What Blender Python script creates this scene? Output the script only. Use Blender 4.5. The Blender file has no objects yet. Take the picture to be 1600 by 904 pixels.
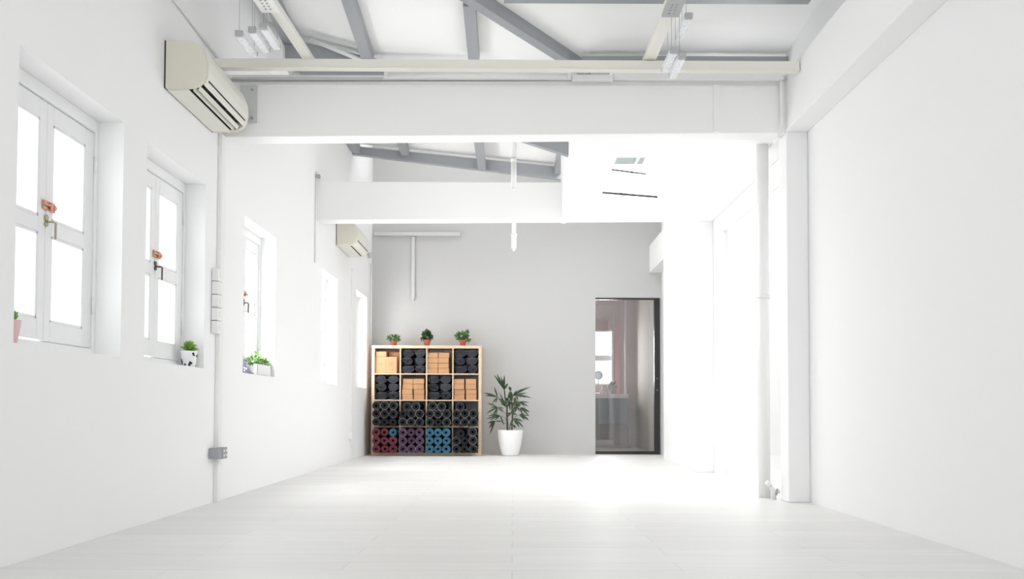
import bpy, math, random
from mathutils import Vector, Matrix

# ------------------------------------------------------------------ camera, sky, lights, exposure
F = 1400.0; PITCH = math.radians(1.9); ROLL = math.radians(0.17); CAM_H = 0.61
CX = 801.0; CY = 640 - F * math.tan(PITCH)
cp, sp = math.cos(PITCH), math.sin(PITCH); cr, sr = math.cos(ROLL), math.sin(ROLL)
FW = Vector((0, cp, sp)); UP0 = Vector((0, -sp, cp)); R0 = Vector((1, 0, 0))
RT = R0 * cr + UP0 * sr; UP = UP0 * cr - R0 * sr
CAM = Vector((0, 0, CAM_H))
scene = bpy.context.scene
col = scene.collection
cd = bpy.data.cameras.new('camera'); cam = bpy.data.objects.new('camera', cd); col.objects.link(cam)
m = Matrix((RT, UP, -FW)).transposed().to_4x4(); m.translation = CAM
cam.matrix_world = m
cd.sensor_width = 36; cd.lens = F / 1600 * 36
cd.shift_x = -(CX - 800) / 1600; cd.shift_y = (CY - 452) / 1600
cd.clip_start = 0.02
scene.camera = cam
scene.view_settings.view_transform = 'Standard'; scene.view_settings.look = 'None'
scene.view_settings.gamma = 1; scene.view_settings.use_curve_mapping = False
scene.view_settings.exposure = 0.10
scene.cycles.max_bounces = 16; scene.cycles.diffuse_bounces = 9; scene.cycles.transparent_max_bounces = 16
scene.cycles.glossy_bounces = 4; scene.cycles.caustics_reflective = False; scene.cycles.caustics_refractive = False
scene.cycles.sample_clamp_indirect = 6

SKY = 1.4
w = bpy.data.worlds.new('sky'); scene.world = w; w.use_nodes = True
bg = w.node_tree.nodes['Background']; bg.inputs[0].default_value = (0.97, 0.985, 1.0, 1); bg.inputs[1].default_value = SKY

def area(name, loc, direction, sx, sy, radiance, color=(1, 1, 1)):
    l = bpy.data.lights.new(name, 'AREA'); l.shape = 'RECTANGLE'; l.size = sx; l.size_y = sy
    l.energy = radiance * math.pi * sx * sy; l.color = color
    o = bpy.data.objects.new(name, l); col.objects.link(o); o.location = loc
    o.rotation_euler = Vector(direction).to_track_quat('-Z', 'Y').to_euler()
    return o
# daylight outside the room's openings, plus fill lamps at added unseen ones
L_SIDES = (1.4, 1.4, 23.0, 29.0, 14.0)
L_FRONT, L_COURT, L_SKYLIGHT, L_BACK, L_VOID, L_FAR = 2.3, 1.6, 14.5, 24.0, 9.0, 6.0
WINS = [(3.51, 4.468), (4.757, 5.675), (6.50, 7.37), (9.15, 9.98), (11.15, 11.99)]
WZ = [(0.868, 2.05), (0.868, 2.04), (0.875, 2.02), (0.88, 2.055), (0.892, 2.11)]
for (y0, y1), (z0, z1), rad in zip(WINS, WZ, L_SIDES):
    area('daylight_window', (-2.17, (y0 + y1) / 2, (z0 + z1) / 2), (1, 0, 0), y1 - y0, z1 - z0, rad)
area('fill_front', (0, -3.5, 2.3), (0, 1, .45), 3.4, 3.6, L_FRONT)  # added fill lamp behind the camera, tilted up to brighten the roof
area('daylight_opening', (2.17, 7.605, 1.18), (-1, 0, 0), 2.11, 2.36, L_COURT)
area('daylight_courtyard', (2.8, 7.6, 4.6), (-0.25, 0, -1), 1.3, 2.6, 5.0)
area('daylight_skylight', (1.03, 7.32, 3.13), (0, 0, -1), 0.5, 1.32, L_SKYLIGHT)
area('daylight_washroom', (1.3, 15.16, 1.5), (0, -1, 0), 0.75, 0.95, L_BACK)
area('fill_back_wall', (-.8, 11.6, 4.56), (0, .1, -1), 1.75, .75, 1.9)  # added fill lamp out of view, brightens the upper back wall
area('fill_far_bay', (1.03, 9.95, 3.80), (0, .15, -1), 0.75, 1.65, L_FAR)  # added fill lamp hidden above the far bay
area('fill_roof_void', (2.25, 8.05, 2.9), (-.75, -.5, .35), 1.1, 0.5, L_VOID)  # added fill lamp hidden above the lowered ceiling, brightens the roof lining

# ------------------------------------------------------------------ helpers
def at(px, py, X=None, Y=None, Z=None):
    d = FW + RT * ((px - CX) / F) - UP * ((py - CY) / F)
    t = (X - CAM.x) / d.x if X is not None else (Y - CAM.y) / d.y if Y is not None else (Z - CAM.z) / d.z
    return CAM + d * t

class MB:
    def __init__(s): s.v = []; s.f = []; s.sm = []
    def add(s, vs, fs, smooth=False):
        n = len(s.v); s.v += [tuple(q) for q in vs]
        for f in fs: s.f.append(tuple(i + n for i in f)); s.sm.append(smooth)
        return s
    def box(s, x0, x1, y0, y1, z0, z1):
        x0, x1 = min(x0, x1), max(x0, x1); y0, y1 = min(y0, y1), max(y0, y1); z0, z1 = min(z0, z1), max(z0, z1)
        return s.add([(x0,y0,z0),(x1,y0,z0),(x1,y1,z0),(x0,y1,z0),(x0,y0,z1),(x1,y0,z1),(x1,y1,z1),(x0,y1,z1)],
                     [(0,3,2,1),(4,5,6,7),(0,1,5,4),(1,2,6,5),(2,3,7,6),(3,0,4,7)])
    def prism(s, pts, vec, smooth=False):
        n = len(pts); v = Vector(vec); a = [Vector(p) for p in pts]
        nn = sum((a[i].cross(a[(i+1) % n]) for i in range(n)), Vector())
        if nn.dot(v) > 0: a = a[::-1]
        s.add(a + [p + v for p in a], [], 0)
        k = len(s.v) - 2 * n
        s.f.append(tuple(range(k, k + n))); s.sm.append(False)
        s.f.append(tuple(range(k + 2*n - 1, k + n - 1, -1))); s.sm.append(False)
        for i in range(n):
            j = (i + 1) % n; s.f.append((k+j, k+i, k+n+i, k+n+j)); s.sm.append(smooth)
        return s
    def bar(s, a, b, wd, h):          # beam whose bottom centre line is a-b
        a = Vector(a); b = Vector(b); d = (b - a).normalized(); sd = d.cross(Vector((0, 0, 1))).normalized() * wd / 2; u = sd.cross(d).normalized()
        if u.z < 0: u = -u
        u = u * h
        return s.prism([a - sd, a + sd, a + sd + u, a - sd + u], b - a)
    def tube(s, pts, r, n=10, cap=True):
        pts = [Vector(p) for p in pts]; rs = r if isinstance(r, (list, tuple)) else [r] * len(pts)
        k = len(s.v); ref = None
        for i, p in enumerate(pts):
            d = (pts[min(i+1, len(pts)-1)] - pts[max(i-1, 0)]).normalized()
            if ref is None: ref = d.orthogonal().normalized()
            a = (ref - d * ref.dot(d)).normalized(); ref = a; b = d.cross(a)
            for j in range(n):
                t = 2 * math.pi * j / n; s.v.append(tuple(p + (a * math.cos(t) + b * math.sin(t)) * rs[i]))
        for i in range(len(pts) - 1):
            for j in range(n):
                q = (j + 1) % n; s.f.append((k+i*n+j, k+i*n+q, k+(i+1)*n+q, k+(i+1)*n+j)); s.sm.append(True)
        if cap:
            s.f.append(tuple(k + j for j in range(n))[::-1]); s.sm.append(False)
            e = k + (len(pts)-1)*n; s.f.append(tuple(e + j for j in range(n))); s.sm.append(False)
        return s
    def lathe(s, c, prof, n=32, sharp=()):
        k = len(s.v); c = Vector(c)
        for (r, z) in prof:
            for j in range(n):
                t = 2*math.pi*j/n; s.v.append((c.x + r*math.cos(t), c.y + r*math.sin(t), c.z + z))
        for i in range(len(prof)-1):
            for j in range(n):
                q = (j+1) % n; s.f.append((k+i*n+j, k+i*n+q, k+(i+1)*n+q, k+(i+1)*n+j)); s.sm.append(True)
        s.f.append(tuple(k+j for j in range(n))[::-1]); s.sm.append(False)
        e = k+(len(prof)-1)*n; s.f.append(tuple(e+j for j in range(n))); s.sm.append(False)
        return s
    def leaf(s, a, b, wd, nrm=(0, -1, 0), bend=0.0, fold=0.12):
        a = Vector(a); b = Vector(b); L = (b - a).length; d = (b - a).normalized(); n = Vector(nrm)
        sd = d.cross(n)
        sd = sd.normalized() if sd.length > 1e-4 else d.orthogonal().normalized()
        n = sd.cross(d).normalized(); vs = []
        prof = [(0, .12), (.2, .7), (.45, 1), (.72, .75), (1, .02)]
        for t, q in prof:
            c = a + (b - a) * t + Vector((0, 0, 1)) * bend * L * 4 * t * (1 - t)
            vs += [c - sd*wd*q/2 + n*fold*wd*q, c, c + sd*wd*q/2 + n*fold*wd*q]
        fs = []
        for i in range(len(prof)-1):
            fs += [(3*i, 3*i+1, 3*i+4, 3*i+3), (3*i+1, 3*i+2, 3*i+5, 3*i+4)]
        return s.add(vs, fs, True)

def setp(o, label=None, cat=None, group=None, kind=None):
    if label: o['label'] = label
    if cat: o['category'] = cat
    if group: o['group'] = group
    if kind: o['kind'] = kind
    return o
BASE = {}
def thing(name, label, cat, loc=(0, 0, 0), group=None, kind=None):
    o = bpy.data.objects.new(name, None); o.empty_display_size = .05; o.location = loc; col.objects.link(o)
    BASE[o] = Vector(loc); return setp(o, label, cat, group, kind)
def obj(name, mb, mat, parent=None, base=None, bevel=0, label=None, cat=None, group=None, kind=None):
    b = Vector(base) if base is not None else (BASE[parent] if parent is not None else Vector((0, 0, 0)))
    me = bpy.data.meshes.new(name); me.from_pydata([tuple(Vector(q) - b) for q in mb.v], [], mb.f)
    me.polygons.foreach_set('use_smooth', mb.sm); me.update(); me.materials.append(mat)
    o = bpy.data.objects.new(name, me); col.objects.link(o); BASE[o] = b
    if parent is not None:
        o.parent = parent; o.location = b - BASE[parent]
    else: o.location = b
    if bevel:
        md = o.modifiers.new('bevel', 'BEVEL'); md.width = bevel; md.segments = 2; md.limit_method = 'ANGLE'
    return setp(o, label, cat, group, kind)
def struct(name, mb, mat, label, cat='structure', bevel=0):
    return obj(name, mb, mat, label=label, cat=cat, kind='structure', bevel=bevel)
def dup(root, loc, label=None, group=None, scale=None, rot=None):
    r = root.copy(); col.objects.link(r); r.location = loc; BASE[r] = Vector(loc)
    if label: r['label'] = label
    if group: r['group'] = group
    if scale: r.scale = scale
    if rot: r.rotation_euler = rot
    for ch in list(root.children):
        c = ch.copy(); col.objects.link(c); c.parent = r
        for g in list(ch.children):
            d = g.copy(); col.objects.link(d); d.parent = c
    return r

# ------------------------------------------------------------------ materials
def mat(name, c, rough=.6, metal=0, spec=.5, noise=None, bump=None, trans=0, emis=None):
    m = bpy.data.materials.new(name); m.use_nodes = True; nt = m.node_tree; b = nt.nodes['Principled BSDF']
    b.inputs['Base Color'].default_value = (*c, 1); b.inputs['Roughness'].default_value = rough
    b.inputs['Metallic'].default_value = metal; b.inputs['Specular IOR Level'].default_value = spec
    if trans: b.inputs['Transmission Weight'].default_value = trans
    tc = nt.nodes.new('ShaderNodeTexCoord')
    if noise:
        sc, amt = noise[0], noise[1]; st = noise[2] if len(noise) > 2 else (1, 1, 1)
        mp = nt.nodes.new('ShaderNodeMapping'); mp.inputs['Scale'].default_value = st
        n = nt.nodes.new('ShaderNodeTexNoise'); n.inputs['Scale'].default_value = sc; n.inputs['Detail'].default_value = 4
        r = nt.nodes.new('ShaderNodeValToRGB'); r.color_ramp.elements[0].position = .3; r.color_ramp.elements[1].position = .7
        r.color_ramp.elements[0].color = (*[q*(1-amt) for q in c], 1); r.color_ramp.elements[1].color = (*[min(1, q*(1+amt)) for q in c], 1)
        nt.links.new(tc.outputs['Object'], mp.inputs[0]); nt.links.new(mp.outputs[0], n.inputs['Vector'])
        nt.links.new(n.outputs['Fac'], r.inputs[0]); nt.links.new(r.outputs[0], b.inputs['Base Color'])
    if bump:
        n2 = nt.nodes.new('ShaderNodeTexNoise'); n2.inputs['Scale'].default_value = bump[0]; n2.inputs['Detail'].default_value = 5
        bp = nt.nodes.new('ShaderNodeBump'); bp.inputs['Strength'].default_value = bump[1]; bp.inputs['Distance'].default_value = bump[2]
        nt.links.new(tc.outputs['Object'], n2.inputs['Vector']); nt.links.new(n2.outputs['Fac'], bp.inputs['Height']); nt.links.new(bp.outputs[0], b.inputs['Normal'])
    return m
def glass(name, tint=(1, 1, 1), refl=.08, rough=0.0):
    m = bpy.data.materials.new(name); m.use_nodes = True; nt = m.node_tree; nt.nodes.clear()
    o = nt.nodes.new('ShaderNodeOutputMaterial'); mx = nt.nodes.new('ShaderNodeMixShader')
    t = nt.nodes.new('ShaderNodeBsdfTransparent'); g = nt.nodes.new('ShaderNodeBsdfGlossy')
    t.inputs[0].default_value = (*tint, 1); g.inputs['Roughness'].default_value = rough
    lw = nt.nodes.new('ShaderNodeLayerWeight'); lw.inputs[0].default_value = .5
    pw = nt.nodes.new('ShaderNodeMath'); pw.operation = 'POWER'; pw.inputs[1].default_value = 5
    nt.links.new(lw.outputs['Facing'], pw.inputs[0])
    ad = nt.nodes.new('ShaderNodeMath'); ad.operation = 'MULTIPLY_ADD'; ad.inputs[1].default_value = .8; ad.inputs[2].default_value = refl + .02; ad.use_clamp = True
    nt.links.new(pw.outputs[0], ad.inputs[0]); nt.links.new(ad.outputs[0], mx.inputs[0])
    nt.links.new(t.outputs[0], mx.inputs[1]); nt.links.new(g.outputs[0], mx.inputs[2]); nt.links.new(mx.outputs[0], o.inputs[0])
    return m
M_WALL = mat('white_paint', (.86, .862, .865), .75, bump=(9, .12, .01))
M_BEAM = mat('beam_paint', (.86, .86, .862), .7, bump=(7, .1, .01))
M_CEIL = mat('ceiling_paint', (.92, .92, .915), .8)
M_GREYW = mat('pale_grey_paint', (.53, .53, .525), .8, bump=(12, .08, .01))
M_STEEL = mat('grey_steel_paint', (.33, .34, .362), .5)
M_WPLA = mat('white_plastic', (.82, .82, .81), .4)
M_PCOND = mat('grey_painted_trunking', (.60, .60, .595), .6)
M_CREAM = mat('cream_metal', (.76, .75, .69), .5)
M_ACB = mat('aged_cream_plastic', (.66, .64, .55), .38)
M_ACF = mat('cream_plastic', (.76, .75, .68), .35)
M_BARS = mat('dark_glazing_bar', (.03, .03, .035), .6, spec=.15)
M_GSLAT = mat('pale_green_slat', (.38, .44, .40), .5)
M_DARK = mat('dark_slot', (.012, .011, .010), .7)
M_BLACK = mat('black_metal', (.018, .018, .02), .35)
M_ALU = mat('brushed_aluminium', (.42, .42, .43), .45, metal=.25)
M_PLATE = mat('grey_paint_plate', (.55, .57, .56), .5)
M_WOODF = mat('window_white_gloss', (.84, .845, .85), .35)
M_COPPER = mat('copper', (.62, .30, .22), .4, metal=.3, noise=(60, .25))
M_BRASS = mat('aged_brass', (.42, .40, .26), .4, metal=.3)
M_BRONZE = mat('dark_bronze', (.12, .10, .08), .4, metal=.6)
M_BIRCH = mat('birch_veneer', (.70, .54, .39), .5, noise=(6, .08, (1, 1, 12)))
M_CORK = mat('cork', (.54, .30, .155), .8, noise=(180, .12))
M_CORKS = mat('cork_stamp', (.47, .26, .13), .85)
M_MATS = {'charcoal': mat('charcoal_foam', (.017, .0175, .020), .8, spec=.12, bump=(300, .3, .002)),
          'maroon': mat('maroon_foam', (.13, .032, .048), .8, spec=.12, bump=(300, .3, .002)),
          'purple': mat('purple_foam', (.075, .042, .078), .8, spec=.12, bump=(300, .3, .002)),
          'blue': mat('blue_foam', (.040, .125, .20), .8, spec=.12, bump=(300, .3, .002))}
M_RIM = {'charcoal': mat('pale_grey_rim', (.30, .30, .31), .6), 'maroon': mat('rose_rim', (.30, .12, .15), .6),
         'purple': mat('lilac_rim', (.34, .28, .35), .6), 'blue': mat('light_blue_rim', (.14, .32, .44), .6)}
M_NAVY = mat('navy_blanket', (.011, .012, .018), .9, spec=.12, noise=(140, .9), bump=(220, .5, .004))
M_NAVYE = mat('blanket_edge', (.14, .145, .17), .9, noise=(70, .9))
M_POTW = mat('white_ceramic', (.86, .86, .86), .3)
M_TERRA = mat('terracotta', (.50, .125, .085), .6, noise=(30, .12))
M_SOIL = mat('soil', (.03, .02, .014), .95, bump=(80, .6, .01))
M_LEAF = mat('leaf_green', (.075, .17, .045), .5, noise=(12, .35))
M_LEAFD = mat('leaf_dark', (.035, .075, .028), .5, noise=(14, .4))
M_LEAFL = mat('leaf_light', (.22, .38, .08), .5, noise=(20, .35))
M_PALM = mat('palm_green', (.032, .064, .022), .45, noise=(9, .4))
M_STEM = mat('palm_stem', (.06, .05, .03), .8, noise=(40, .4, (1, 1, 3)))
M_PINK = mat('pink_ceramic', (.78, .52, .54), .5)
M_GLASS = glass('window_glass', (1, 1, 1), 0)
M_DGLASS = glass('door_glass', (.92, .93, .93), .07)
M_ACRYL = bpy.data.materials.new('seeded_acrylic'); M_ACRYL.use_nodes = True
def acryl(m):
    nt = m.node_tree; b = nt.nodes['Principled BSDF']; b.inputs['Base Color'].default_value = (.90, .92, .95, 1); b.inputs['Roughness'].default_value = .25
    o = nt.nodes['Material Output']; t = nt.nodes.new('ShaderNodeBsdfTransparent'); mx = nt.nodes.new('ShaderNodeMixShader')
    n = nt.nodes.new('ShaderNodeTexNoise'); n.inputs['Scale'].default_value = 110; r = nt.nodes.new('ShaderNodeMapRange')
    r.inputs['From Min'].default_value = .35; r.inputs['From Max'].default_value = .65; r.inputs['To Min'].default_value = .66; r.inputs['To Max'].default_value = .92
    tc = nt.nodes.new('ShaderNodeTexCoord'); nt.links.new(tc.outputs['Object'], n.inputs['Vector'])
    nt.links.new(n.outputs['Fac'], r.inputs[0]); nt.links.new(r.outputs[0], mx.inputs[0])
    nt.links.new(t.outputs[0], mx.inputs[1]); nt.links.new(b.outputs[0], mx.inputs[2]); nt.links.new(mx.outputs[0], o.inputs[0])
acryl(M_ACRYL)
M_TUBE = mat('fluorescent_tube', (.92, .92, .92), .2)
M_VAN = mat('slate_laminate', (.11, .12, .155), .5)
M_BEIGE = mat('beige_wall', (.52, .48, .44), .8)
M_PINKW = mat('pinkish_wall', (.50, .40, .40), .8)
M_CTOP = mat('pale_counter', (.62, .57, .57), .4)
M_CARD = mat('purple_pattern', (.13, .115, .20), .7)
def pattern(m, c2, scale, thr):
    nt = m.node_tree; b = nt.nodes['Principled BSDF']; tc = nt.nodes.new('ShaderNodeTexCoord'); v = nt.nodes.new('ShaderNodeTexVoronoi'); v.inputs['Scale'].default_value = scale
    r = nt.nodes.new('ShaderNodeValToRGB'); r.color_ramp.interpolation = 'CONSTANT'; r.color_ramp.elements[1].position = thr
    r.color_ramp.elements[0].color = (*c2, 1); r.color_ramp.elements[1].color = b.inputs['Base Color'].default_value
    nt.links.new(tc.outputs['Object'], v.inputs['Vector']); nt.links.new(v.outputs['Distance'], r.inputs[0]); nt.links.new(r.outputs[0], b.inputs['Base Color'])
pattern(M_CARD, (.75, .72, .80), 55, .38)
M_SPOT = mat('navy_spot_glaze', (.02, .022, .05), .35)
# laminate floor: pale boards running across the room
def floor_mat():
    m = mat('pale_laminate', (.72, .715, .70), .45, spec=.3); nt = m.node_tree; b = nt.nodes['Principled BSDF']
    tc = nt.nodes.new('ShaderNodeTexCoord'); br = nt.nodes.new('ShaderNodeTexBrick')
    br.inputs['Scale'].default_value = 1; br.inputs['Brick Width'].default_value = 1.3; br.inputs['Row Height'].default_value = .19
    br.inputs['Mortar Size'].default_value = .002; br.inputs['Bias'].default_value = 0
    br.inputs['Color1'].default_value = (.81, .805, .79, 1); br.inputs['Color2'].default_value = (.77, .765, .75, 1); br.inputs['Mortar'].default_value = (.68, .67, .66, 1)
    mp = nt.nodes.new('ShaderNodeMapping'); mp.inputs['Scale'].default_value = (.8, 16, 1)
    n = nt.nodes.new('ShaderNodeTexNoise'); n.inputs['Scale'].default_value = 2.2; n.inputs['Detail'].default_value = 5
    mx = nt.nodes.new('ShaderNodeMix'); mx.data_type = 'RGBA'; mx.blend_type = 'MULTIPLY'; mx.inputs[0].default_value = 1
    r = nt.nodes.new('ShaderNodeValToRGB'); r.color_ramp.elements[0].position = .3; r.color_ramp.elements[1].position = .7
    r.color_ramp.elements[0].color = (.93, .93, .93, 1); r.color_ramp.elements[1].color = (1, 1, 1, 1)
    nt.links.new(tc.outputs['Object'], br.inputs['Vector']); nt.links.new(tc.outputs['Object'], mp.inputs[0]); nt.links.new(mp.outputs[0], n.inputs['Vector'])
    nt.links.new(n.outputs['Fac'], r.inputs[0]); nt.links.new(br.outputs['Color'], mx.inputs[6]); nt.links.new(r.outputs[0], mx.inputs[7])
    nt.links.new(mx.outputs[2], b.inputs['Base Color']); return m
M_FLOOR = floor_mat()

# ------------------------------------------------------------------ room shell
XL, XR, YB, YF, TOP = -1.96, 1.985, 12.40, -3.0, 4.7
struct('floor', MB().box(-2.0, 2.2, YF, YB + .12, -.12, 0), M_FLOOR, 'pale grey laminate floor of the long white room', 'floor')
mb = MB(); ys = YF - .15; WALLX = (-2.25, XL)
for (y0, y1), (z0, z1) in zip(WINS, WZ):
    mb.box(*WALLX, ys, y0, -.12, TOP); mb.box(*WALLX, y0, y1, -.12, z0); mb.box(*WALLX, y0, y1, z1, TOP); ys = y1
mb.box(*WALLX, ys, YB + .15, -.12, TOP)
struct('wall_left', mb, M_WALL, 'long white plastered wall with five deep window recesses', 'wall')
# right wall: near bay, opening to the air-well in the middle bay, far bay
CO0, CO1, COZ = 6.55, 8.66, 2.36
mb = MB(); mb.box(XR, XR + .2, YF - .15, CO0, -.12, 2.875); mb.box(XR, XR + .2, CO0, 7.45, COZ, 2.875); mb.box(2.2, 2.35, YF - .15, 7.45, 2.8, TOP); mb.box(2.185, 2.2, YF - .15, 7.45, 2.8, 2.875); mb.box(2.185, 2.35, 7.40, 7.45, 2.8, TOP); mb.box(XR, XR + .2, 7.45, CO1, COZ, 2.6); mb.box(XR, XR + .2, 7.45, CO1, 3.2, TOP); mb.box(XR, XR + .2, CO1, 9.03, -.12, TOP)  # includes an unseen high slot added for the void fill lamp
mb.box(1.895, 2.185, 9.03, 11.24, -.12, TOP); mb.box(2.065, 2.185, 11.24, YB + .15, -.12, TOP)
struct('wall_right', mb, M_WALL, 'smooth white wall along the right side of the room', 'wall')
DX0, DX1, DZ = 1.146, 2.04, 2.168
mb = MB(); mb.box(-2.0, DX0, YB, YB + .12, 0, TOP); mb.box(DX0, 2.1, YB, YB + .12, DZ, TOP); mb.box(DX1, 2.1, YB, YB + .12, 0, DZ)
struct('wall_back', mb, M_GREYW, 'pale grey end wall behind the cube shelf and the glass door', 'wall')
mb = MB(); mb.box(-2.25, -1.7, YF - .15, YF, 0, TOP); mb.box(1.7, 2.185, YF - .15, YF, 0, TOP); mb.box(-1.7, 1.7, YF - .15, YF, 0, .3); mb.box(-1.7, 1.7, YF - .15, YF, 4.2, TOP)
struct('wall_front', mb, M_WALL, 'white street side wall behind the camera with an opening added for light', 'wall')
# right ledge beam carried by the piers
lb = MB(); lb.box(1.83, XR, YF, 7.42, 2.487, 2.875); lb.box(1.83, XR, 7.42, 9.03, 2.487, 2.55); lb.box(1.895, 2.06, 11.24, YB, 2.52, 2.9)
struct('trim_1', lb, M_WALL, 'white ledge beam running high along the right wall', 'ledge', .006)
struct('trim_2', MB().box(1.84, XR, 5.985, 6.16, 0, 2.49), M_WALL, 'white square pier at the right under the near crossbeam', 'pier', .006)
struct('trim_3', MB().box(1.80, XR, 8.84, 9.03, 0, 2.51), M_WALL, 'white square pier at the right under the far crossbeam', 'pier', .006)
# cross beams
def xbeam(y0, y1, xa, xb, za0, zb0, za1, zb1):
    return MB().prism([(xa, y0, za0), (xb, y0, zb0), (xb, y0, zb1), (xa, y0, za1)], (0, y1 - y0, 0))
struct('trim_4', xbeam(5.97, 6.14, XL, 1.832, 2.437, 2.478, 2.815, 2.836), M_BEAM, 'deep white crossbeam nearest the camera spanning the room', 'beam', .006)
struct('trim_5', xbeam(8.84, 9.03, XL, 1.81, 2.487, 2.517, 2.872, 2.872), M_BEAM, 'second white crossbeam farther back above the cube shelf', 'beam', .006)
mb = MB(); mb.box(XL, 1.82, 5.945, 6.02, 2.83, 2.852)
struct('trim_6', mb, M_WPLA, 'thin white cap strip along the top of the near crossbeam', 'trim')
struct('trim_7', MB().box(XL + .25, 1.78, 5.962, 5.972, 2.788, 2.796), M_BEAM, 'faint raised bead near the top of the near crossbeam', 'trim', .002)
struct('trim_8', MB().box(1.345, 1.385, 5.955, 5.972, 2.478, 2.80), M_BEAM, 'flat white upright strip on the right part of the near crossbeam', 'trim', .003)
# lowered ceiling and skylight of the middle bay
CZ = 2.50; S = (0.775, 1.285, 6.65, 7.99); BX = .535
mb = MB()
mb.box(BX, S[0], 6.14, 8.84, CZ, CZ + .05); mb.box(S[1], 1.83, 6.14, 8.84, CZ, CZ + .05)
mb.box(S[0], S[1], 6.14, S[2], CZ, CZ + .05); mb.box(S[0], S[1], S[3], 8.84, CZ, CZ + .05)
mb.box(BX - .05, BX, 6.14, 7.42, CZ, 2.83); mb.box(BX - .05, BX, 7.42, 9.03, CZ, 3.60)
mb.box(S[0] - .04, S[1] + .04, S[2] - .04, S[3] + .04, 3.15, 3.18)  # solid cap added over the shaft to keep its light off the roof
for a in ((S[0]-.04, S[0], S[2]-.04, S[3]+.04), (S[1], S[1]+.04, S[2]-.04, S[3]+.04), (S[0], S[1], S[2]-.04, S[2]), (S[0], S[1], S[3], S[3]+.04)):
    mb.box(*a, CZ + .05, 3.15)
struct('ceiling_middle', mb, M_CEIL, 'lowered white ceiling box with rectangular skylight on the right', 'ceiling')
w6 = thing('window_6', 'narrow skylight with dark glazing bars in the lowered ceiling', 'skylight', ((S[0]+S[1])/2, (S[2]+S[3])/2, CZ), kind='structure')
for (ax, ay), (bx_, by_), hh in (((936, 298), (1030, 305), .016), ((948, 261), (1012, 268), .007)):
    a = at(ax, ay, Z=CZ + .02); b = at(bx_, by_, Z=CZ + .02)
    a = Vector((S[0], a.y, CZ)); b = Vector((S[1] if ax < 940 else S[1] - .22, b.y, CZ))
    obj('glazing_bar', MB().prism([a, b, b + Vector((0, 0, hh)), a + Vector((0, 0, hh))], (0, .022, 0)), M_BARS, w6)
obj('center_bar', MB().box(.95, .965, S[2], S[3], CZ + .03, CZ + .05), M_WPLA, w6)
for (u0, u1, xr) in ((257, 246, 1.02), (243, 236, .98)):
    a = at(960, u0, Z=CZ + .05); b = at(960, u1, Z=CZ + .05); obj('green_slat', MB().box(S[0], xr, b.y, a.y, CZ + .052, CZ + .056), M_GSLAT, w6)
obj('pane', MB().box(S[0], S[1], S[2], S[3], CZ + .06, CZ + .066), M_GLASS, w6)
# roof over the near bay (falls gently away from the camera) and over the far bays
def ridge(pts_rows, thick=.05):
    mb = MB(); n = len(pts_rows[0])
    v = [p for r in pts_rows for p in r]; k = len(v)
    v2 = [(p[0], p[1], p[2] + thick) for p in v]; fs = []
    for i in range(len(pts_rows)-1):
        for j in range(n-1):
            a, b, c, d = i*n+j, i*n+j+1, (i+1)*n+j+1, (i+1)*n+j
            fs += [(a, d, c, b), (k+a, k+b, k+c, k+d)]
    return mb.add(v + v2, fs)
RX = [(-2.25, 3.13), (-1.78, 3.05), (-1.17, 2.885), (-.317, 2.875), (2.36, 2.875)]
rows = [[(x, y, CAM_H + h - .1 * (y - 7.1)) for x, h in RX] for y in (YF - .15, 3.0, 7.38)]
R1 = [[(x, y, CAM_H + h - .1 * (y - 7.1)) for x, h in RX] for y in (YF - .15, .7)]
R2 = [[(x, y, CAM_H + h - .1 * (y - 7.1)) for x, h in RX] for y in (2.5, 7.38)]
mb = ridge(R1); m2 = ridge(R2); mb.add(m2.v, m2.f)
for xx in ((-2.25, 2.2),):
    q = [[(x, y, CAM_H + h - .1 * (y - 7.1)) for x, h in RX] for y in (.7, 2.5)]; m3 = ridge(q); mb.add(m3.v, m3.f)
mb.box(-2.25, 2.36, 7.36, 7.42, 3.19, 4.0)      # upstand between the two roof levels
for xa_, xb_, ya_, yb_ in ((-2.25, .64, 7.36, 10.9), (1.42, 2.2, 7.36, 10.9), (.64, 1.42, 7.36, 9.1), (.64, 1.42, 10.8, 10.9), (-2.25, -1.7, 10.9, YB + .15), (.1, 2.2, 10.9, YB + .15), (-1.7, .1, 10.9, 11.2), (-1.7, .1, 12.0, YB + .15)):  # gaps are unseen roof openings added for the fill lamps
    q = [[(x, y, CAM_H + (3.06 - .103 * min(x, .7) if ya_ < 10.85 else 3.85)) for x in (xa_, xb_)] for y in (ya_, yb_)]
    m3 = ridge(q); mb.add(m3.v, m3.f)
mb.prism([(-2.25, 10.86, 3.91), (2.2, 10.86, 3.61), (2.2, 10.86, 4.5), (-2.25, 10.86, 4.5)], (0, .05, 0))
struct('ceiling', mb, M_CEIL, 'white sloping roof lining above the crossbeams', 'ceiling')
w7 = thing('window_7', 'wide glazed window added behind the camera to let light in', 'window', (0, YF - .08, .3), kind='structure')  # unseen window, added as the way in for the front fill lamp
mb = MB()
for x in (-1.7, -.6, .55, 1.65): mb.box(x, x + .05, YF - .1, YF - .05, .3, 4.2)
mb.box(-1.7, 1.7, YF - .1, YF - .05, .3, .35); mb.box(-1.7, 1.7, YF - .1, YF - .05, 4.15, 4.2); mb.box(-1.7, 1.7, YF - .1, YF - .05, 2.2, 2.25)
obj('frame', mb, M_WOODF, w7); obj('pane', MB().box(-1.7, 1.7, YF - .08, YF - .074, .3, 4.2), M_GLASS, w7)
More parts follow.
